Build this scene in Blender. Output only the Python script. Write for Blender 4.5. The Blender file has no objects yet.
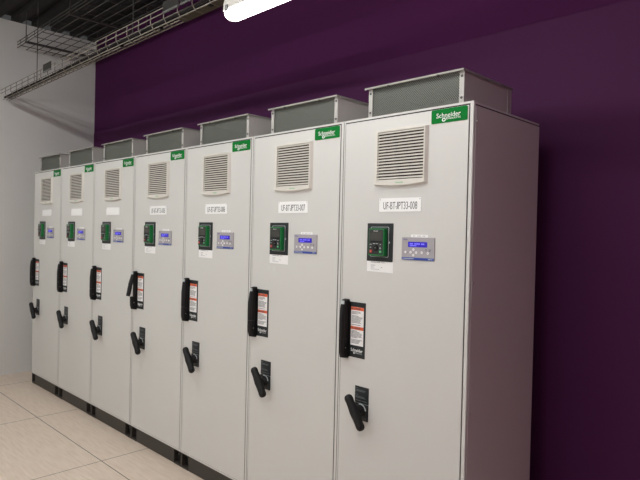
import bpy, bmesh, math, random
from mathutils import Matrix, Vector
random.seed(4)
sc = bpy.context.scene
COL = sc.collection
W = 0.695            # cabinet pitch
WB = 0.691          # cabinet body width
T = 2.103            # cabinet top
P = 0.103            # plinth height
D = 0.60             # cabinet depth
PI = math.pi

# ------------------------------------------------------------------ materials
def mat(name, col, rough=0.5, metal=0.0, emit=None, estr=1.0, bump=None, spec=0.5, noise=None):
    m = bpy.data.materials.new(name); m.use_nodes = True
    nt = m.node_tree; b = nt.nodes['Principled BSDF']
    b.inputs['Base Color'].default_value = (*col, 1)
    b.inputs['Roughness'].default_value = rough
    b.inputs['Metallic'].default_value = metal
    b.inputs['Specular IOR Level'].default_value = spec
    if emit:
        b.inputs['Emission Color'].default_value = (*emit, 1)
        b.inputs['Emission Strength'].default_value = estr
    tc = nt.nodes.new('ShaderNodeTexCoord')
    if noise:                                   # (scale, amount) small tone variation
        n = nt.nodes.new('ShaderNodeTexNoise'); n.inputs['Scale'].default_value = noise[0]
        n.inputs['Detail'].default_value = 4
        r = nt.nodes.new('ShaderNodeMapRange')
        r.inputs['To Min'].default_value = 1 - noise[1]; r.inputs['To Max'].default_value = 1 + noise[1]
        mx = nt.nodes.new('ShaderNodeVectorMath'); mx.operation = 'SCALE'
        mx.inputs[0].default_value = col
        nt.links.new(tc.outputs['Object'], n.inputs['Vector'])
        nt.links.new(n.outputs['Fac'], r.inputs['Value'])
        nt.links.new(r.outputs[0], mx.inputs['Scale'])
        nt.links.new(mx.outputs[0], b.inputs['Base Color'])
    if bump:                                    # (scale, strength)
        n = nt.nodes.new('ShaderNodeTexNoise'); n.inputs['Scale'].default_value = bump[0]
        bp = nt.nodes.new('ShaderNodeBump'); bp.inputs['Strength'].default_value = bump[1]
        bp.inputs['Distance'].default_value = 0.001
        nt.links.new(tc.outputs['Object'], n.inputs['Vector'])
        nt.links.new(n.outputs['Fac'], bp.inputs['Height'])
        nt.links.new(bp.outputs[0], b.inputs['Normal'])
    return m

M = {}
M['paint'] = mat('cabinet_paint', (0.60, 0.594, 0.575), 0.45, bump=(700, 0.25), noise=(2.0, 0.015))
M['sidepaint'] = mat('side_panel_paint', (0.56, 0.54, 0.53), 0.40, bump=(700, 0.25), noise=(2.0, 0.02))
M['plastic'] = mat('grille_plastic', (0.64, 0.61, 0.56), 0.4)
M['filter'] = mat('filter_mat', (0.05, 0.028, 0.016), 0.9)
M['gapshade'] = mat('gap_shade_rubber', (0.022, 0.020, 0.018), 0.8)  # near-black rubber that stands in for shade in the narrow gaps
M['plinth'] = mat('plinth_paint', (0.033, 0.028, 0.023), 0.5, bump=(500, .3))
M['black'] = mat('black_plastic', (0.006, 0.0055, 0.006), 0.5, spec=0.3)
M['plate'] = mat('dark_plate', (0.015, 0.019, 0.021), 0.4, spec=0.35)
M['green'] = mat('badge_green', (0.0, 0.16, 0.022), 0.6, spec=0.12)
M['keygreen'] = mat('keypad_green', (0.008, 0.19, 0.045), 0.35)
M['white'] = mat('white_plastic', (0.86, 0.86, 0.86), 0.4)
M['tape'] = mat('tape', (0.68, 0.68, 0.66), 0.25)
M['paper'] = mat('paper', (0.84, 0.83, 0.83), 0.7)
M['ink'] = mat('grey_ink', (0.09, 0.09, 0.10), 0.6)
M['paleink'] = mat('pale_ink', (0.42, 0.42, 0.44), 0.6)
M['platetext'] = mat('plate_text', (0.16, 0.18, 0.20), 0.6)
M['lightmark'] = mat('light_mark', (0.50, 0.55, 0.56), 0.5)
M['screen'] = mat('keypad_screen', (0.045, 0.045, 0.038), 0.2)
M['keys'] = mat('keypad_key', (0.014, 0.015, 0.016), 0.4)
M['red'] = mat('red_button', (0.5, 0.03, 0.02), 0.4)
M['gbutton'] = mat('green_button', (0.02, 0.40, 0.12), 0.4)
M['ctrl'] = mat('controller_grey', (0.36, 0.34, 0.36), 0.5)
M['ctrlblue'] = mat('controller_blue', (0.012, 0.05, 0.33), 0.45)
M['lcd'] = mat('lcd_blue', (0.01, 0.006, 0.22), 0.25, emit=(0.05, 0.012, 0.75), estr=0.15)
M['lcdtext'] = mat('lcd_text', (0.2, 0.2, 0.8), 0.4, emit=(0.12, 0.11, 0.85), estr=0.35)
M['violet'] = mat('controller_brand', (0.10, 0.09, 0.30), 0.5)
M['orange'] = mat('warning_orange', (0.72, 0.11, 0.03), 0.5)
M['galv'] = mat('galvanised_steel', (0.46, 0.44, 0.42), 0.45, metal=0.1, noise=(25, .06))
M['galvflange'] = mat('flange_steel', (0.28, 0.27, 0.25), 0.5, metal=0.2)
M['galvpost'] = mat('duct_post_steel', (0.42, 0.41, 0.39), 0.45, metal=0.2)
M['darkscrew'] = mat('dark_screw', (0.07, 0.065, 0.06), 0.5, metal=0.3)
M['screw'] = mat('screw_steel', (0.30, 0.28, 0.27), 0.3, metal=0.9)
M['wire'] = mat('tray_wire', (0.21, 0.185, 0.155), 0.5, metal=0.2)
M['traysplice'] = mat('tray_splice_steel', (0.022, 0.020, 0.018), 0.7, metal=0.0, spec=.2)
M['traylip'] = mat('tray_lip_steel', (0.11, 0.11, 0.105), 0.5, metal=0.1)
M['darkwire'] = mat('dark_wire', (0.04, 0.036, 0.033), 0.6)
M['cable'] = mat('cable_black', (0.006, 0.004, 0.004), 0.8, spec=.2)
M['cablegrey'] = mat('cable_olive', (0.07, 0.058, 0.036), 0.6)
M['lamphouse'] = mat('lamp_housing', (0.55, 0.52, 0.48), 0.5)
M['lens'] = mat('lamp_lens', (0.9, 0.9, 0.9), 0.3, emit=(0.965, 0.985, 0.965), estr=15.0)
M['lensnear'] = mat('lamp_lens_near', (0.9, 0.9, 0.9), 0.3, emit=(1.0, 0.97, 0.93), estr=3.6)
M['ceil'] = mat('ceiling_dark', (0.009, 0.007, 0.0075), 0.8)
M['lightwall'] = mat('light_wall', (0.70, 0.69, 0.67), 0.8, noise=(3, .02))
M['purple'] = mat('purple_wall_paint', (0.060, 0.0085, 0.055), 0.8, spec=0.15, noise=(1.3, .06), bump=(90, .15))
M['purpletrim'] = mat('purple_trim_paint', (0.060, 0.0085, 0.055), 0.7, spec=0.2)
M['violetbounce'] = mat('violet_bounce_paint', (0.38, 0.12, 0.23), 0.8)  # unseen right wall; brighter violet chosen so its bounce tints the side panel

def perforated():
    m = bpy.data.materials.new('perforated_steel'); m.use_nodes = True
    nt = m.node_tree; b = nt.nodes['Principled BSDF']; out = nt.nodes['Material Output']
    b.inputs['Base Color'].default_value = (0.15, 0.16, 0.14, 1); b.inputs['Roughness'].default_value = 0.5
    b.inputs['Metallic'].default_value = 0.2
    tc = nt.nodes.new('ShaderNodeTexCoord')
    sp = nt.nodes.new('ShaderNodeSeparateXYZ')
    def mth(op, a, bb=None):
        n = nt.nodes.new('ShaderNodeMath'); n.operation = op
        for i, v in enumerate((a, bb)):
            if v is None: continue
            if isinstance(v, (int, float)): n.inputs[i].default_value = v
            else: nt.links.new(v, n.inputs[i])
        return n.outputs[0]
    nt.links.new(tc.outputs['Object'], sp.inputs[0])
    kx = 2 * PI / .0095
    sx = mth('SINE', mth('MULTIPLY', sp.outputs[0], kx)); sz = mth('SINE', mth('MULTIPLY', sp.outputs[2], kx * .87))
    lt = nt.nodes.new('ShaderNodeMath'); lt.operation = 'GREATER_THAN'; lt.inputs[1].default_value = 0.05
    pr = mth('MULTIPLY', sx, sz)
    tr = nt.nodes.new('ShaderNodeBsdfTransparent'); mx = nt.nodes.new('ShaderNodeMixShader')
    L = nt.links.new
    L(pr, lt.inputs[0])
    L(lt.outputs[0], mx.inputs[0]); L(b.outputs[0], mx.inputs[1]); L(tr.outputs[0], mx.inputs[2])
    L(mx.outputs[0], out.inputs['Surface'])
    return m
M['perf'] = perforated()

def floor_mat():
    m = bpy.data.materials.new('floor_tiles'); m.use_nodes = True
    nt = m.node_tree; b = nt.nodes['Principled BSDF']; L = nt.links.new
    b.inputs['Roughness'].default_value = 0.45
    tc = nt.nodes.new('ShaderNodeTexCoord'); sp = nt.nodes.new('ShaderNodeSeparateXYZ')
    L(tc.outputs['Object'], sp.inputs[0])
    def math_(op, a, bb):
        n = nt.nodes.new('ShaderNodeMath'); n.operation = op
        for i, v in enumerate((a, bb)):
            if v is None: continue
            if isinstance(v, (int, float)): n.inputs[i].default_value = v
            else: L(v, n.inputs[i])
        return n.outputs[0]
    def line(axis, off, half):
        s = math_('ADD', sp.outputs[axis], off)
        f = math_('PINGPONG', s, half)         # 0 at each multiple of 0.6
        return math_('LESS_THAN', f, 0.0028)
    seam = math_('MAXIMUM', line(0, 2.526, .6), line(1, 0.335, .3))
    mp = nt.nodes.new('ShaderNodeMapping'); mp.inputs['Scale'].default_value = (3, 26, 1)
    L(tc.outputs['Object'], mp.inputs['Vector'])
    n = nt.nodes.new('ShaderNodeTexNoise'); n.inputs['Scale'].default_value = 2.2; n.inputs['Detail'].default_value = 6
    L(mp.outputs[0], n.inputs['Vector'])
    cr = nt.nodes.new('ShaderNodeValToRGB')
    cr.color_ramp.elements[0].position = 0.3; cr.color_ramp.elements[0].color = (0.66, 0.53, 0.43, 1)
    cr.color_ramp.elements[1].position = 0.7; cr.color_ramp.elements[1].color = (0.76, 0.64, 0.54, 1)
    L(n.outputs['Fac'], cr.inputs[0])
    mx = nt.nodes.new('ShaderNodeMix'); mx.data_type = 'RGBA'
    L(seam, mx.inputs['Factor']); L(cr.outputs[0], mx.inputs['A']); mx.inputs['B'].default_value = (0.05, 0.04, 0.035, 1)
    L(mx.outputs['Result'], b.inputs['Base Color'])
    return m
M['floor'] = floor_mat()

# ------------------------------------------------------------------ mesh building
OFF = Vector((-W / 2, -D / 2, 0))     # cabinet parts are written from its front left floor corner
class MB:
    def __init__(s): s.bm = bmesh.new()
    def add(s, b2):
        me = bpy.data.meshes.new('tmp'); b2.to_mesh(me); b2.free(); s.bm.from_mesh(me); bpy.data.meshes.remove(me)
    def box(s, x0, y0, z0, x1, y1, z1, bev=0.0, seg=2):
        b = bmesh.new(); bmesh.ops.create_cube(b, size=1)
        for v in b.verts:
            v.co = Vector(((x0 + x1) / 2 + v.co.x * (x1 - x0), (y0 + y1) / 2 + v.co.y * (y1 - y0), (z0 + z1) / 2 + v.co.z * (z1 - z0)))
        if bev: bmesh.ops.bevel(b, geom=list(b.edges), offset=bev, segments=seg, affect='EDGES', profile=0.5)
        s.add(b); return s
    def prism(s, pts, y0, y1, front=None):      # outline in x,z from y1 (back) to y0 (front); front may be a smaller outline
        b = bmesh.new(); fr = front or pts; n = len(pts)
        B = [b.verts.new((x, y1, z)) for x, z in pts]; F = [b.verts.new((x, y0, z)) for x, z in fr]
        b.faces.new(F); b.faces.new(B[::-1])
        for i in range(n): b.faces.new((F[i], B[i], B[(i + 1) % n], F[(i + 1) % n]))
        bmesh.ops.recalc_face_normals(b, faces=b.faces); s.add(b); return s
    def loft(s, loops):                          # closed loops of equal count, capped at both ends
        b = bmesh.new(); V = [[b.verts.new(c) for c in l] for l in loops]; n = len(loops[0])
        for a, c in zip(V, V[1:]):
            for i in range(n): b.faces.new((a[i], c[i], c[(i + 1) % n], a[(i + 1) % n]))
        b.faces.new(V[0]); b.faces.new(V[-1][::-1])
        bmesh.ops.recalc_face_normals(b, faces=b.faces); s.add(b); return s
    def ring(s, outer, inner, y0, y1, fo=None, fi=None):   # frame with a hole; fo / fi the front outlines
        b = bmesh.new(); n = len(outer); fo = fo or outer; fi = fi or inner
        A = [b.verts.new((x, y1, z)) for x, z in outer]; Bf = [b.verts.new((x, y0, z)) for x, z in fo]
        C = [b.verts.new((x, y0, z)) for x, z in fi]; Dk = [b.verts.new((x, y1, z)) for x, z in inner]
        for q, r in ((A, Bf), (Bf, C), (C, Dk), (Dk, A)):
            for i in range(n):
                j = (i + 1) % n; b.faces.new((q[i], r[i], r[j], q[j]))
        bmesh.ops.recalc_face_normals(b, faces=b.faces); s.add(b); return s
    def cyl(s, c, axis, r, h, r2=None, seg=24):  # from c along axis
        b = bmesh.new(); bmesh.ops.create_cone(b, cap_ends=True, segments=seg, radius1=r, radius2=r if r2 is None else r2, depth=h)
        q = Vector((0, 0, 1)).rotation_difference(Vector(axis).normalized())
        mtx = Matrix.Translation(Vector(c) + Vector(axis).normalized() * h / 2) @ q.to_matrix().to_4x4()
        bmesh.ops.transform(b, matrix=mtx, verts=b.verts); s.add(b); return s
    def tube(s, pts, r, seg=8):
        pts = [Vector(p) for p in pts]; loops = []; u = None
        for i, p in enumerate(pts):
            t = (pts[min(i + 1, len(pts) - 1)] - pts[max(i - 1, 0)]).normalized()
            if u is None: u = t.orthogonal().normalized()
            u = (u - t * u.dot(t)).normalized(); v = t.cross(u)
            loops.append([p + (u * math.cos(a) + v * math.sin(a)) * r for a in [2 * PI * k / seg for k in range(seg)]])
        return s.loft(loops)
    def build(s, name, m, parent=None, off=OFF, smooth=False):
        me = bpy.data.meshes.new(name)
        if off is not None: bmesh.ops.translate(s.bm, verts=s.bm.verts, vec=off)
        s.bm.to_mesh(me); s.bm.free()
        me.materials.append(M[m]); o = bpy.data.objects.new(name, me); COL.objects.link(o)
        if smooth:
            for p in me.polygons: p.use_smooth = True
        if parent: o.parent = parent
        return o

def rr(x0, z0, x1, z1, r, n=5):
    pts = []
    for cx, cz, a0 in ((x1 - r, z1 - r, 0), (x0 + r, z1 - r, 90), (x0 + r, z0 + r, 180), (x1 - r, z0 + r, 270)):
        for k in range(n + 1):
            a = math.radians(a0 + 90 * k / n); pts.append((cx + r * math.cos(a), cz + r * math.sin(a)))
    return pts

def text_bm(txt, x0, z0, x1, z1, y, bold=0.0, depth=0.0004, caps=False):
    cu = bpy.data.curves.new('t', 'FONT'); cu.body = txt; cu.offset = bold; cu.resolution_u = 3
    o = bpy.data.objects.new('t', cu); COL.objects.link(o)
    bpy.context.view_layer.update()
    me = bpy.data.meshes.new_from_object(o.evaluated_get(bpy.context.evaluated_depsgraph_get()))
    bpy.data.objects.remove(o); bpy.data.curves.remove(cu)
    b = bmesh.new(); b.from_mesh(me); bpy.data.meshes.remove(me)
    r = bmesh.ops.extrude_face_region(b, geom=list(b.faces))
    for g in r['geom']:
        if isinstance(g, bmesh.types.BMVert): g.co.z += 1.0
    if caps:                       # the J of this font hangs below the line; sit it on the line like the others
        seen = set(); capy = max(v.co.y for v in b.verts)
        for v0 in b.verts:
            if v0 in seen: continue
            isl = [v0]; seen.add(v0)
            for v in isl:
                for e in v.link_edges:
                    o_ = e.other_vert(v)
                    if o_ not in seen: seen.add(o_); isl.append(o_)
            lo = min(v.co.y for v in isl); hi = max(v.co.y for v in isl)
            if lo < -.05:
                xr = max(v.co.x for v in isl)
                for v in isl: v.co.y = (v.co.y - lo) / (hi - lo) * capy; v.co.x = xr + (v.co.x - xr) * 1.5 + .04
    xs = [v.co.x for v in b.verts]; ys = [v.co.y for v in b.verts]
    mx, Mx, my, My = min(xs), max(xs), min(ys), max(ys)
    for v in b.verts:
        X = x0 + (v.co.x - mx) / (Mx - mx) * (x1 - x0); Z = z0 + (v.co.y - my) / (My - my) * (z1 - z0)
        v.co = Vector((X, y - v.co.z * depth, Z))
    bmesh.ops.recalc_face_normals(b, faces=b.faces)
    return b
def text(name, txt, x0, z0, x1, z1, y, m, parent, bold=0.0, caps=False):
    k = MB(); k.add(text_bm(txt, x0, z0, x1, z1, y, bold, caps=caps)); return k.build(name, m, parent)

def empty(name, loc, label, cat, group=None):
    o = bpy.data.objects.new(name, None); COL.objects.link(o); o.location = loc; o.empty_display_size = 0.2
    o['label'] = label; o['category'] = cat
    if group: o['group'] = group
    return o
def children(o): return [c for c in bpy.data.objects if c.parent == o]
def copy_tree(o, parent=None):
    c = o.copy(); COL.objects.link(c); c.parent = parent
    for ch in children(o): copy_tree(ch, c)
    return c
def child(o, kind, i=0):
    return [c for c in children(o) if c.name.split('.')[0] == kind][i]

# ------------------------------------------------------------------ the cabinet
FD = -0.003          # door face
def make_cabinet():
    root = empty('drive_cabinet', (-W / 2, D / 2, 0), 'x', 'cabinet', 'row of drive cabinets')
    WR = W - 0.0005; WL = WR - WB
    # body: box behind the door with a folded front frame
    k = MB(); k.box(WL, 0.024, P, WR, D, T - .0015, .0015)
    k.ring([(WL, P), (WR, P), (WR, T), (WL, T)], [(0.0115, P + .009), (.6805, P + .009), (.6805, T - .0085), (.0115, T - .0085)], -0.0025, 0.03)
    k.build('body', 'paint', root)
    k = MB(); k.box(0.0112, -0.001, P + .008, 0.681, 0.0245, T - .008)
    k.build('door_gap_shade', 'gapshade', root)  # black strip set forward to read as shade in the door gap
    MB().box(0.0002, -.0018, P, WL - .0001, 0.03, T - .004).build('gap_shade_gasket', 'gapshade', root)  # dark rubber filler near the front, shade for the gap between cabinets
    d = MB().box(0.0135, FD, P + .0105, .6750, 0.0012, T - .0140, .0016, 3).build('door', 'paint', root)
    # plinth
    pl = MB().box(0.084, 0.004, 0.002, 0.605, 0.03, P - .001, .001).build('plinth', 'plinth', root)
    MB().box(WL, 0.03, 0.002, WR, D - .01, P - .0005).build('plinth_core', 'black', pl)
    for s, (a, b) in enumerate(((0.002, 0.082), (0.607, WR))):
        k = MB(); k.box(a, 0.004, 0.0, b, 0.034, 0.012); k.box(a, 0.004, P - .01, b, 0.034, P - .0005)
        e = (a, a + .008) if s == 0 else (b - .008, b)
        k.box(e[0], 0.004, .012, e[1], 0.034, P - .01)
        k.build('plinth_corner', 'plinth', pl)
    MB().cyl((0.628, 0.031, 0.062), (0, -1, 0), .007, .005, seg=6).build('bolt', 'traylip', pl)
    # ventilation grille
    x0, x1, z0, z1 = 0.203, 0.489, 1.786, 2.030
    def arc(x0, x1, z0, z1, b, n=10):
        pts = [(x0 + (x1 - x0) * i / n, z0 - b * (1 - (2 * i / n - 1) ** 2)) for i in range(n + 1)]
        pts += [(x1 - (x1 - x0) * i / n, z1 + b * (1 - (2 * i / n - 1) ** 2)) for i in range(n + 1)]
        return pts
    inner = arc(.223, .4725, 1.808, 2.0225, 0.0)
    g = MB().ring(arc(x0, x1, z0, z1, .009), inner, FD - .0155, FD, arc(x0 + .007, x1 - .010, z0 + .005, z1 - .003, .009), inner).build('ventilation_grille', 'plastic', root)
    MB().box(.2235, FD - .003, 1.8082, .472, FD - .0003, 2.0222).build('filter_mat', 'filter', g)
    k = MB(); n = 16; pit = (2.0225 - 1.808) / n
    for i in range(n):
        zb = 1.808 + pit * (i + .30)
        k.loft([[(x, FD - .0145, zb), (x, FD - .0145, zb + pit * .42), (x, FD - .0045, zb + pit * .66), (x, FD - .0045, zb + pit * .46)] for x in (.2225, .473)])
    k.build('louvre_slats', 'plastic', g)
    text('lettering', 'Schneider', .330, 1.791, .372, 1.7975, FD - .0155, 'gbutton', g)
    # green badge
    bd = MB().prism(rr(.500, 2.0305, .670, 2.0875, .006), FD - .0025, FD).build('brand_badge', 'green', root)
    y = FD - .0025
    text('lettering', 'Schneider', .525, 2.0515, .639, 2.0715, y, 'white', bd, .004)
    text('small_lettering', 'Electric', .573, 2.0425, .640, 2.0515, y, 'paper', bd)
    k = MB(); k.ring(rr(.552, 2.0355, .5695, 2.0505, .007), rr(.5560, 2.0392, .5655, 2.0468, .0035), y - .0004, y)
    k.build('emblem', 'white', bd)
    # nameplate
    npz = MB().prism(rr(.231, 1.666, .459, 1.7265, .003), FD - .002, FD).build('nameplate', 'white', root)
    for (a, b) in ((.238, 1.7205), (.452, 1.7205)): MB().cyl((a, FD - .002, b), (0, -1, 0), .0022, .0006, seg=10).build('pin', 'screw', npz)
    # keypad
    kp = MB().prism(rr(.1655, 1.441, .314, 1.614, .002), FD - .002, FD).build('keypad_mounting_plate', 'plate', root)
    y = FD - .002
    MB().ring(rr(.186, 1.461, .291, 1.598, .007), rr(.1878, 1.4628, .2892, 1.5962, .006), y - .0012, y).build('outline', 'lightmark', kp)
    k = MB(); k.prism([(.291, 1.524), (.297, 1.524), (.297, 1.533), (.294, 1.533), (.294, 1.529), (.291, 1.529)], y - .0006, y); k.build('mark', 'lightmark', kp)
    ko = MB(); b = bmesh.new()
    o1 = rr(.194, 1.467, .282, 1.590, .004); o2 = rr(.196, 1.469, .280, 1.588, .004)
    ko.prism(o1, FD - .024, y); ko.prism(o1, FD - .0265, FD - .024, o2)
    kb = ko.build('keypad', 'keygreen', root)
    yf = FD - .0265
    MB().prism(rr(.1985, 1.473, .2775, 1.585, .003), yf - .0012, yf).build('keypad_face', 'keys', kb)
    yk = yf - .0012
    MB().box(.2045, yk - .0006, 1.538, .2715, yk, 1.573, .0002, 1).build('screen', 'screen', kb)
    text('lettering', 'Schneider', .223, 1.5765, .249, 1.5815, yk, 'white', kb, .01)
    k = MB()
    for i in range(4): k.box(.2055 + i * .0172, yk - .0015, 1.527, .2175 + i * .0172, yk, 1.5335, .0005, 1)
    k.build('key_row', 'black', kb)
    MB().cyl((.238, yk, 1.502), (0, -1, 0), .0145, .004, .0125).cyl((.238, yk - .004, 1.502), (0, -1, 0), .005, .001, seg=14).build('jog_dial', 'black', kb)
    MB().prism(rr(.2035, 1.4805, .2165, 1.4935, .002), yk - .002, yk).build('stop_button', 'red', kb)
    MB().prism(rr(.2585, 1.4805, .2705, 1.4915, .002), yk - .002, yk).build('run_button', 'gbutton', kb)
    k = MB()
    for a, b, w in ((.2045, 1.517, .009), (.2225, 1.5205, .012), (.240, 1.5205, .010), (.262, 1.517, .006), (.2045, 1.5035, .007), (.262, 1.504, .004), (.260, 1.4985, .008), (.2365, 1.5015, .003), (.208, 1.486, .004), (.262, 1.485, .005)):
        k.box(a, yk - .0052 if .225 < a < .245 and b < 1.51 else yk - .0023, b, a + w, yk, b + .0028)
    k.build('key_symbols', 'lightmark', kb)
    # paper note under the keypad
    pn = MB().prism([(.1665, 1.3935), (.3165, 1.392), (.3165, 1.4415), (.166, 1.4405)], FD - .0006, FD).build('paper_note', 'paper', root)
    k = MB(); y = FD - .0006
    for a, b, w, h in ((.189, 1.4345, .03, .004), (.222, 1.4345, .022, .004), (.25, 1.4345, .02, .003), (.189, 1.421, .026, .003), (.189, 1.4145, .018, .002), (.189, 1.4095, .022, .0015), (.189, 1.4035, .05, .0022), (.248, 1.412, .008, .004)):
        k.box(a, y - .0003, b, a + w, y, b + h)
    k.build('printed_lines', 'paleink', pn)
    # controller
    ct = MB().prism(rr(.3645, 1.4565, .532, 1.554, .003), FD - .004, FD).build('controller_panel', 'ctrl', root)
    y = FD - .004
    MB().prism(rr(.3655, 1.4572, .531, 1.4675, .0015), y - .0006, y).build('blue_strip', 'ctrlblue', ct)
    MB().prism(rr(.398, 1.5125, .4965, 1.5355, .002), y - .0008, y).build('display', 'lcd', ct)
    k = MB()
    for i in range(13):
        if i in (3, 9): continue
        k.box(.408 + i * .0058, y - .0012, 1.524, .4122 + i * .0058, y - .0007, 1.529)
    for i in range(6): k.box(.408 + i * .0058, y - .0012, 1.517, .4122 + i * .0058, y - .0007, 1.5205)
    k.build('display_characters', 'lcdtext', ct)
    for a, b in ((.3845, 1.4895), (.412, 1.4895), (.4262, 1.5015), (.4412, 1.489), (.4262, 1.4775), (.4700, 1.490), (.5005, 1.4885)):
        MB().cyl((a, y, b), (0, -1, 0), .0058, .0015, .005, 14).build('button', 'white', ct)
    k = MB()
    for a, b, w, h in ((.486, 1.5015, .010, .003), (.504, 1.5015, .012, .003), (.489, 1.4965, .005, .0025), (.507, 1.496, .006, .0035)): k.box(a, y - .0004, b, a + w, y, b + h)
    for a, b in ((.3845, 1.4895), (.412, 1.4895), (.4262, 1.5015), (.4412, 1.489), (.4262, 1.4775), (.4700, 1.490), (.5005, 1.4885)):
        k.box(a - .0015, y - .0018, b - .001, a + .0015, y - .0014, b + .001)
    k.build('printed_marks', 'ink', ct)
    text('lettering', 'vibec', .3715, 1.5415, .395, 1.549, y, 'violet', ct, .01)
    for a, b in ((.370, .430), (.503, .516), (.519, .524)): MB().box(a, y - .001, 1.4608, b, y - .0005, 1.4638).build('strip_mark', 'lightmark', ct)
    lb = MB().prism(rr(.4105, 1.5545, .4975, 1.5665, .002), FD - .001, FD).build('small_label', 'white', root)
    k = MB()
    for a, w in ((.421, .005), (.428, .004), (.443, .006), (.452, .008), (.470, .004), (.477, .005)): k.box(a, FD - .0013, 1.5585, a + w, FD - .001, 1.562)
    k.build('printed_marks', 'paleink', lb)
    # swing handle
    def bar(x0, x1, y1, stations):
        loops = []
        for z, yy, ins in stations:
            a, b = x0 + ins, x1 - ins; c = (b - a) * .28
            loops.append([(a, y1, z), (b, y1, z), (b, yy + c, z), (b - c, yy, z), (a + c, yy, z), (a, yy + c, z)])
        return MB().loft(loops)
    hb = bar(.033, .066, FD, [(.972, FD - .012, .003), (.977, FD - .036, 0), (1.005, FD - .044, 0), (1.066, FD - .045, 0), (1.0665, FD - .023, 0), (1.232, FD - .023, 0), (1.2325, FD - .034, 0), (1.247, FD - .032, 0), (1.253, FD - .018, .003)]).build('door_handle', 'black', root)
    yl = FD - .0235
    lv = bar(.033, .066, yl, [(1.067, yl - .018, .001), (1.070, yl - .0215, 0), (1.16, yl - .0215, 0), (1.22, yl - .015, 0), (1.2315, yl - .011, .001)])
    bmesh.ops.translate(lv.bm, verts=lv.bm.verts, vec=-Vector((.053, yl, 1.228)))
    lvo = lv.build('lever', 'black', hb, None); lvo.location = (.053 + OFF.x, yl + OFF.y, 1.228)
    MB().box(.040, FD - .037, 1.2300, .060, FD - .030, 1.2465, .002).build('lock_cap', 'lightmark', hb)
    MB().cyl((.0658, FD - .024, 1.024), (1, 0, 0), .0035, .0012, seg=12).build('lock', 'screw', hb)
    # warning plate
    wp = MB().prism([(.070, .982), (.166, .982), (.166, 1.2425), (.070, 1.2425)], FD - .0015, FD).build('warning_plate', 'plate', root)
    y = FD - .0015
    MB().box(.0695, y - .006, .982, .0725, y + .001, 1.2425).build('plate_edge', 'black', wp)
    st = MB().box(.0775, y - .0006, 1.039, .1555, y, 1.2195).build('warning_sticker', 'paper', wp)
    for z in (1.204, 1.113): MB().box(.0777, y - .0009, z, .1553, y - .0005, z + .0152).build('warning_header', 'orange', wp)
    for z in (1.207, 1.116):
        k = MB(); k.prism([(.082, z), (.092, z), (.087, z + .0095)], y - .0012, y - .0008); k.add(text_bm('DANGER', .096, z, .136, z + .0085, y - .0008, .02))
        k.build('header_lettering', 'ink', wp)
    k = MB(); rnd = random.Random(3)
    for za, zb in ((1.197, 1.133), (1.106, 1.045)):
        z = za
        while z > zb:
            if rnd.random() > .14: k.box(.081, y - .0009, z, .081 + rnd.uniform(.035, .069), y - .0005, z + .0022)
            z -= .0052
    k.build('printed_lines', 'ink', wp)
    text('lettering', 'Schneider', .080, 1.009, .153, 1.0245, y, 'white', wp, .012)
    text('small_lettering', 'Electric', .108, 1.001, .150, 1.0075, y, 'lightmark', wp)
    MB().ring(rr(.096, .998, .105, 1.0075, .004), rr(.0985, 1.0005, .1025, 1.005, .0015), y - .0004, y).build('emblem', 'white', wp)
    # rotary switch
    rp = MB().prism([(.113, .775), (.196, .775), (.196, .8525), (.113, .8525)], FD - .0015, FD).build('switch_label', 'plate', root)
    k = MB()
    for a, z, w in ((.119, .842, .012), (.119, .834, .058), (.119, .829, .052), (.119, .812, .012), (.119, .804, .050), (.119, .799, .058), (.119, .785, .066)):
        k.box(a, FD - .0018, z, a + w, FD - .0014, z + .0018)
    k.build('printed_lines', 'platetext', rp)
    rs = MB().box(.114, FD - .008, .6975, .196, FD, .7735, .002).build('rotary_switch', 'plate', root)
    cx, cz = .157, .744
    MB().cyl((cx, FD - .008, cz), (0, -1, 0), .033, .003, .031, 32).build('dial_ring', 'keys', rs)
    k = MB()
    for q in range(9):
        a = math.radians(15 + q * 11); k.box(cx + .030 * math.cos(a) - .0032, FD - .0118, cz + .030 * math.sin(a) - .0032, cx + .030 * math.cos(a) + .0032, FD - .0105, cz + .030 * math.sin(a) + .0032)
    k.build('position_arc', 'lightmark', rs)
    MB().cyl((cx, FD - .011, cz), (0, -1, 0), .0285, .026, .022, 28).build('hub', 'black', rs)
    # grip: long rounded bar tilted with its top to the left
    ang = math.radians(33); ax = Vector((math.sin(ang), 0, -math.cos(ang))); sd = Vector((math.cos(ang), 0, math.sin(ang)))
    loops = []; N = 14
    for (t, r, yo) in ((-.080, .003, 0), (-.078, .011, 0), (-.072, .0165, 0), (-.062, .0190, 0), (-.05, .0180, 0), (-.03, .0190, .001), (0, .022, .002), (.03, .0190, .001), (.05, .0180, 0), (.062, .0190, 0), (.072, .0165, 0), (.078, .011, 0), (.080, .003, 0)):
        c = Vector((cx, FD - .053 + yo, cz)) + ax * t * 1.08; r *= 1.12
        loops.append([c + sd * r * math.cos(2 * PI * i / N) + Vector((0, 1, 0)) * r * .95 * math.sin(2 * PI * i / N) for i in range(N)])
    MB().loft(loops).build('grip', 'black', rs, smooth=True)
    # roof exhaust duct
    a, b, zt, yd = .150, .648, 2.2365, .405
    k = MB(); zb = T - .001
    k.box(a + .001, .004, zb, a + .003, yd, zt); k.box(b - .003, .004, zb, b - .001, yd, zt)
    k.box(a + .001, .004, zt - .002, b - .001, yd, zt)
    dct = k.build('exhaust_duct', 'galv', root)
    k = MB(); k.box(a - .015, -.012, zt, b + .004, yd + .002, zt + .0015); k.box(a - .015, -.013, zt - .0065, b + .004, -.011, zt + .0015)
    k.box(b + .0025, -.012, zt - .008, b + .004, yd + .01, zt)
    k.build('top_flange', 'galvflange', dct)
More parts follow.
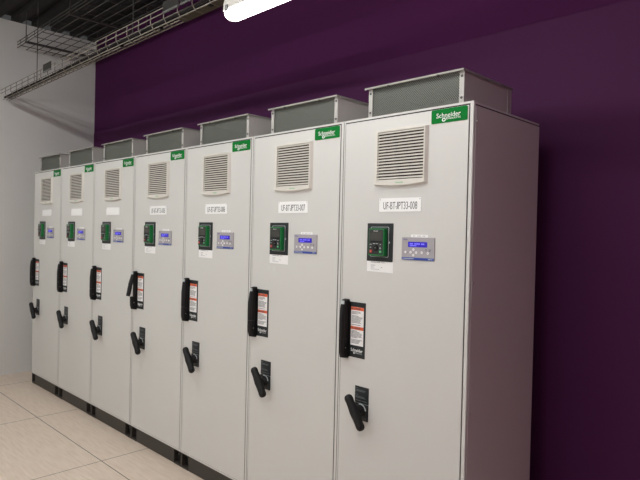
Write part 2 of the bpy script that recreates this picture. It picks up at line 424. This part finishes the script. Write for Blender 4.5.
    MB().box(a + .004, .006, zb, b - .004, .0075, zt - .003).build('perforated_screen', 'perf', dct)
    MB().box(a + .004, yd - .004, zb, b - .004, yd - .002, zt - .003).build('rear_screen', 'perf', dct)
    for px0, px1, py in ((a, a + .022, 0), (b - .022, b, 0)):
        MB().box(px0, .0005, zb, px1, .0035, zt - .001).build('corner_post', 'galvpost', dct)
        for z in (zt - .025, T + .021): MB().cyl(((px0 + px1) / 2, .0008, z), (0, -1, 0), .0058, .003, .005, 12).build('screw', 'darkscrew', dct)
    MB().box(b - .001, yd - .035, zb, b + .0015, yd, zt - .002).build('corner_post', 'galvpost', dct)
    for xx in (a + .12, a + .38): MB().cyl((xx, -.010, zt - .0055), (0, 0, -1), .007, .006, seg=6).build('bolt', 'darkscrew', dct)
    return root

proto = make_cabinet()
cabs = [proto] + [copy_tree(proto) for _ in range(6)]
labels = ['largest and nearest light grey drive cabinet, rightmost in the row with its side panel showing',
          'light grey drive cabinet, second from the right end, nameplate ending 007',
          'light grey drive cabinet, third from the right end, nameplate ending 006',
          'light grey drive cabinet, fourth from the right end, its black door handle swung open',
          'light grey drive cabinet, fifth from the right end, left of the open handle',
          'light grey drive cabinet, sixth from the right end, last but one before the end wall',
          'light grey drive cabinet at the far left end of the row, beside the end wall']
for n, c in enumerate(cabs):
    c.location = (-W / 2 - n * W, D / 2, 0)
    c['label'] = labels[n]
    if n < 4:
        text('lettering', 'UF-BT-JPT33-00%d' % (8 - n), .255, 1.6765, .439, 1.7095, FD - .002, 'ink', child(c, 'nameplate'), 0.0, True)
lev = child(child(cabs[3], 'door_handle'), 'lever')
lev.rotation_euler = (math.radians(-11), 0, 0)
lev['label'] = 'black lever pulled out from its handle'
# right-hand end panel of the nearest cabinet
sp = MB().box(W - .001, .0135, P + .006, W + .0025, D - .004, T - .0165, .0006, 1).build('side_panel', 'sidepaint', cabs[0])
for z in (2.026, 1.376, .85, .30): MB().cyl((W + .0024, .026, z), (1, 0, 0), .006, .003, .0045, 12).build('screw', 'galvpost', sp)
MB().box(W - .001, .0005, P, W + .0012, .011, T - .001, .0004, 1).build('corner_trim', 'paint', cabs[0])
MB().box(W - .001, .0135, T - .0162, W + .0014, D - .004, T - .0112).build('panel_gap_shade', 'gapshade', cabs[0])  # dark strip standing in for the shaded gap above the panel
# bits of tape on the second cabinet
for a, z in ((.155, 1.368), (.193, 1.362)):
    MB().prism(rr(a, z - .012, a + .020, z + .012, .002), FD - .0004, FD).build('tape_mark', 'tape', cabs[1])

# ------------------------------------------------------------------ room shell
X0, X1, Y0, Y1, ZC = -5.35, 2.3, -3.9, 0.8, 3.70
def struct(name, box, m):
    o = MB().box(*box).build(name, m, None, None); o['kind'] = 'structure'; return o
struct('floor', (X0 - .1, Y0 - .1, -.1, X1 + .1, Y1 + .1, 0), 'floor')
struct('wall_back', (X0, Y1, 0, X1, Y1 + .1, ZC), 'purple')
struct('wall_right', (X1, Y0, 0, X1 + .1, Y1, ZC), 'violetbounce')
struct('wall_left', (X0 - .1, Y0, 0, X0, Y1, ZC), 'lightwall')
struct('wall_front', (X0, Y0 - .1, 0, X1, Y0, ZC), 'lightwall')
k = MB(); k.box(X0, Y0, ZC + .05, X1, Y1, ZC + .1)
y = Y0
while y < Y1:
    yb = min(y + .10, Y1); k.box(X0, y, ZC, X1, yb, ZC + .05, 0); y += .2
c = k.build('ceiling', 'ceil', None, None); c['kind'] = 'structure'
# thin painted ledge along the back wall
t = MB().box(X0, Y1 - .005, 0.0, X1, Y1, 2.66, .003).build('trim_1', 'purpletrim', None, None); t['kind'] = 'structure'

# ------------------------------------------------------------------ lamps
def make_lamp(zl, lens):
    root = empty('batten_lamp', (0, 0, 0), 'x', 'lamp')
    L = 1.32; h = .052
    def prof(x, s=1.0, up=0):     # lens section (round underneath)
        pts = []
        for i in range(13):
            a = PI + PI * i / 12; pts.append((x, .047 * s * math.cos(a), -.026 + .030 * s * math.sin(a)))
        return pts + [(x, .047 * s, -.013), (x, -.047 * s, -.013)]
    st = [(0, .55), (.006, .78), (.018, .93), (.035, 1.0), (L - .035, 1.0), (L - .018, .93), (L - .006, .78), (L, .55)]
    MB().loft([prof(x - L / 2, s) for x, s in st]).build('diffuser', lens, root, None, True)
    def hp(x, s): return [(x, -.049 * s, -.014), (x, .049 * s, -.014), (x, .047 * s, .022), (x, .034 * s, .058), (x, -.034 * s, .058), (x, -.047 * s, .022)]
    MB().loft([hp(x - L / 2, s) for x, s in ((.0, .85), (.015, 1), (L - .015, 1), (L, .85))]).build('housing', 'lamphouse', root, None)
    for s in (-1, 1):
        MB().tube([(s * .45, 0, .057), (s * .45, 0, ZC - zl + .001)], .0025, 6).build('suspension_rod', 'screw', root, None)
    for x in (-.62, -.3, .3, .62):
        MB().box(x - .011, -.0525, -.024, x + .011, -.0465, .006, .001, 1).build('clip', 'traylip', root, None)
    return root
lamp = make_lamp(2.652, 'lensnear'); high = make_lamp(3.3, 'lens'); low = make_lamp(2.5, 'lens')
spots = [(-.50, -.35), (-4.1, -1.45), (-2.3, -1.45), (-.7, -1.45), (.55, -1.6), (-3.4, -3.0), (-1.6, -3.0), (.2, -3.0)]  # right-end lamp and rear row are unseen, added to brighten side panel and doors
ll = ['glowing batten lamp hanging above the nearest grey cabinets, lowest of the lamps',
      'ceiling batten lamp over the aisle beside the end wall',
      'ceiling batten lamp over the aisle, second from the end wall',
      'ceiling batten lamp over the aisle, third from the end wall',
      'unseen ceiling batten lamp added past the right end of the cabinets to light the side panel',
      'low hung batten lamp of the added, unseen rear row, nearest the end wall',
      'batten lamp in the middle of the added, unseen rear row',
      'batten lamp of the added rear row, unseen behind the viewer']
for i, (x, y) in enumerate(spots):
    o = lamp if i == 0 else high if i == 1 else low if i == 5 else copy_tree(high if i < 5 else low)
    o.location = (x, y, 2.652 if i == 0 else 3.3 if i < 5 else 2.5); o['label'] = ll[i]
    o['group'] = 'batten lamps under the ceiling'

# ------------------------------------------------------------------ cable tray
def make_tray():
    yn, zt, zb, wd = -.20, 2.951, 2.859, .100
    x0, x1 = X0 + .05, -.9
    root = empty('wire_cable_tray', ((x0 + x1) / 2, yn + wd / 2, zb), 'steel wire basket cable tray hung high in front of the purple wall, upper left', 'cable tray')
    off = -Vector(root.location)
    k = MB(); r = .0036
    for yy, zz in ((yn, zt), (yn, zt - .034), (yn + wd, zt), (yn + wd, zt - .034)): k.tube([(x0, yy, zz), (x1, yy, zz)], r, 6)
    k.build('side_rails', 'wire', root, off)
    k = MB()
    for yy in (yn + .022, yn + .05, yn + wd - .020): k.tube([(x0, yy, zb), (x1, yy, zb)], r * 1.1, 6)
    k.build('bottom_rails', 'wire', root, off)
    x = -1.905 + .162 * 5
    while x > x0 + .05:
        k = MB(); k.tube([(x, yn, zt + .002), (x, yn, zb + .03), (x, yn + .022, zb - .006), (x, yn + wd - .022, zb - .006), (x, yn + wd, zb + .03), (x, yn + wd, zt + .002)], .0032, 6)
        x -= .162; k.build('cross_wire', 'wire', root, off)
    for a in (-2.065, -1.86, -1.62, -4.1):
        s = MB().box(a, yn - .008, zt - .036, a + .185, yn - .004, zt + .028).build('splice_plate', 'traysplice', root, off)
        MB().box(a + .004, yn - .012, zt - .045, a + .181, yn - .001, zt - .032, .002, 1).build('lip', 'traylip', s, off)
    k = MB(); k.box(-1.95, yn + .03, zb - .004, -1.25, yn + wd - .01, zb + .006, .001, 1); k.build('bottom_cover', 'cablegrey', root, off)
    for a in (-1.62, -2.18, -2.72):
        MB().box(a, yn + .02, zb - .008, a + .024, yn + .052, zb + .006, .002).build('clamp', 'black', root, off)
    for xx in (-4.6, -2.69, -1.0):
        k = MB(); k.tube([(xx, yn + wd + .012, ZC + .001), (xx, yn + wd + .012, zb + .03)], .004, 8); k.box(xx - .008, yn + wd + .002, zb + .04, xx + .008, yn + wd + .018, zb + .06)
        k.build('hanger', 'darkwire', root, off)
    return root
make_tray()
for j, (yy, zz, r, m, lab) in enumerate(((-.170, 2.879, .009, 'cable', 'black cable lying in the wire tray, nearest the front rail'), (-.147, 2.880, .010, 'cable', 'thick black cable lying in the middle of the wire tray'), (-.125, 2.879, .008, 'cablegrey', 'olive grey cable lying in the wire tray, nearest the wall'))):
    pts = [(X0 + .08 + i * .2, yy + .002 * math.sin(i * 1.3 + j), zz + .002 * math.sin(i * .9 + 2 * j)) for i in range(20)]
    o = MB().tube(pts, r, 8).build('cable', m, None, None, True); o['label'] = lab; o['category'] = 'cable'; o['group'] = 'cables in the wire tray'
# dark tray higher up under the ceiling
def upper_tray():
    x0, x1, ya, yb, zb = X0 + .05, -2.2, -.05, .65, 3.42
    root = empty('ladder_cable_tray', ((x0 + x1) / 2, .3, zb), 'dark wide cable tray under the ceiling above the wire basket, upper left corner', 'cable tray')
    off = -Vector(root.location); k = MB()
    for i in range(9): k.tube([(x0, ya + i * (yb - ya) / 8, zb), (x1, ya + i * (yb - ya) / 8, zb)], .004, 6)
    for yy in (ya, yb):
        for z in (zb + .03, zb + .06): k.tube([(x0, yy, z), (x1, yy, z)], .004, 6)
    k.build('long_wires', 'darkwire', root, off)
    k = MB(); x = x1
    while x > x0: k.tube([(x, ya, zb + .062), (x, ya, zb + .004), (x, yb, zb + .004), (x, yb, zb + .062)], .0035, 6); x -= .2
    k.build('cross_wires', 'darkwire', root, off)
    for xx in (-2.6, -3.9, -5.0):
        for yy in (ya - .012, yb + .012): MB().tube([(xx, yy, zb - .012), (xx, yy, ZC + .001)], .005, 8).build('hanger_rod', 'darkwire', root, off)
        MB().box(xx - .015, ya - .02, zb - .014, xx + .015, yb + .02, zb - .004).build('cross_bar', 'darkwire', root, off)
upper_tray()

# ------------------------------------------------------------------ camera, world, view
f, cx, cy, cz, yaw, pit, rol = 569.425, 1.16874, -2.02898, 1.5629, .780883, -.011974, .0235237
fw = Vector((-math.sin(yaw) * math.cos(pit), math.cos(yaw) * math.cos(pit), math.sin(pit)))
rt = fw.cross(Vector((0, 0, 1))).normalized(); up = rt.cross(fw)
r2 = rt * math.cos(rol) + up * math.sin(rol); u2 = -rt * math.sin(rol) + up * math.cos(rol)
cam = bpy.data.objects.new('camera', bpy.data.cameras.new('camera')); COL.objects.link(cam)
mw = Matrix((r2, u2, -fw)).transposed().to_4x4(); mw.translation = Vector((cx, cy, cz)); cam.matrix_world = mw
cam.data.sensor_width = 36; cam.data.lens = f / 640 * 36; cam.data.clip_start = .02
sc.camera = cam
w = bpy.data.worlds.new('world'); sc.world = w; w.use_nodes = True
w.node_tree.nodes['Background'].inputs[0].default_value = (.02, .02, .02, 1); w.node_tree.nodes['Background'].inputs[1].default_value = 1
sc.view_settings.view_transform = 'Standard'; sc.view_settings.look = 'None'; sc.view_settings.gamma = 1
sc.view_settings.use_curve_mapping = False; sc.view_settings.exposure = 1.34
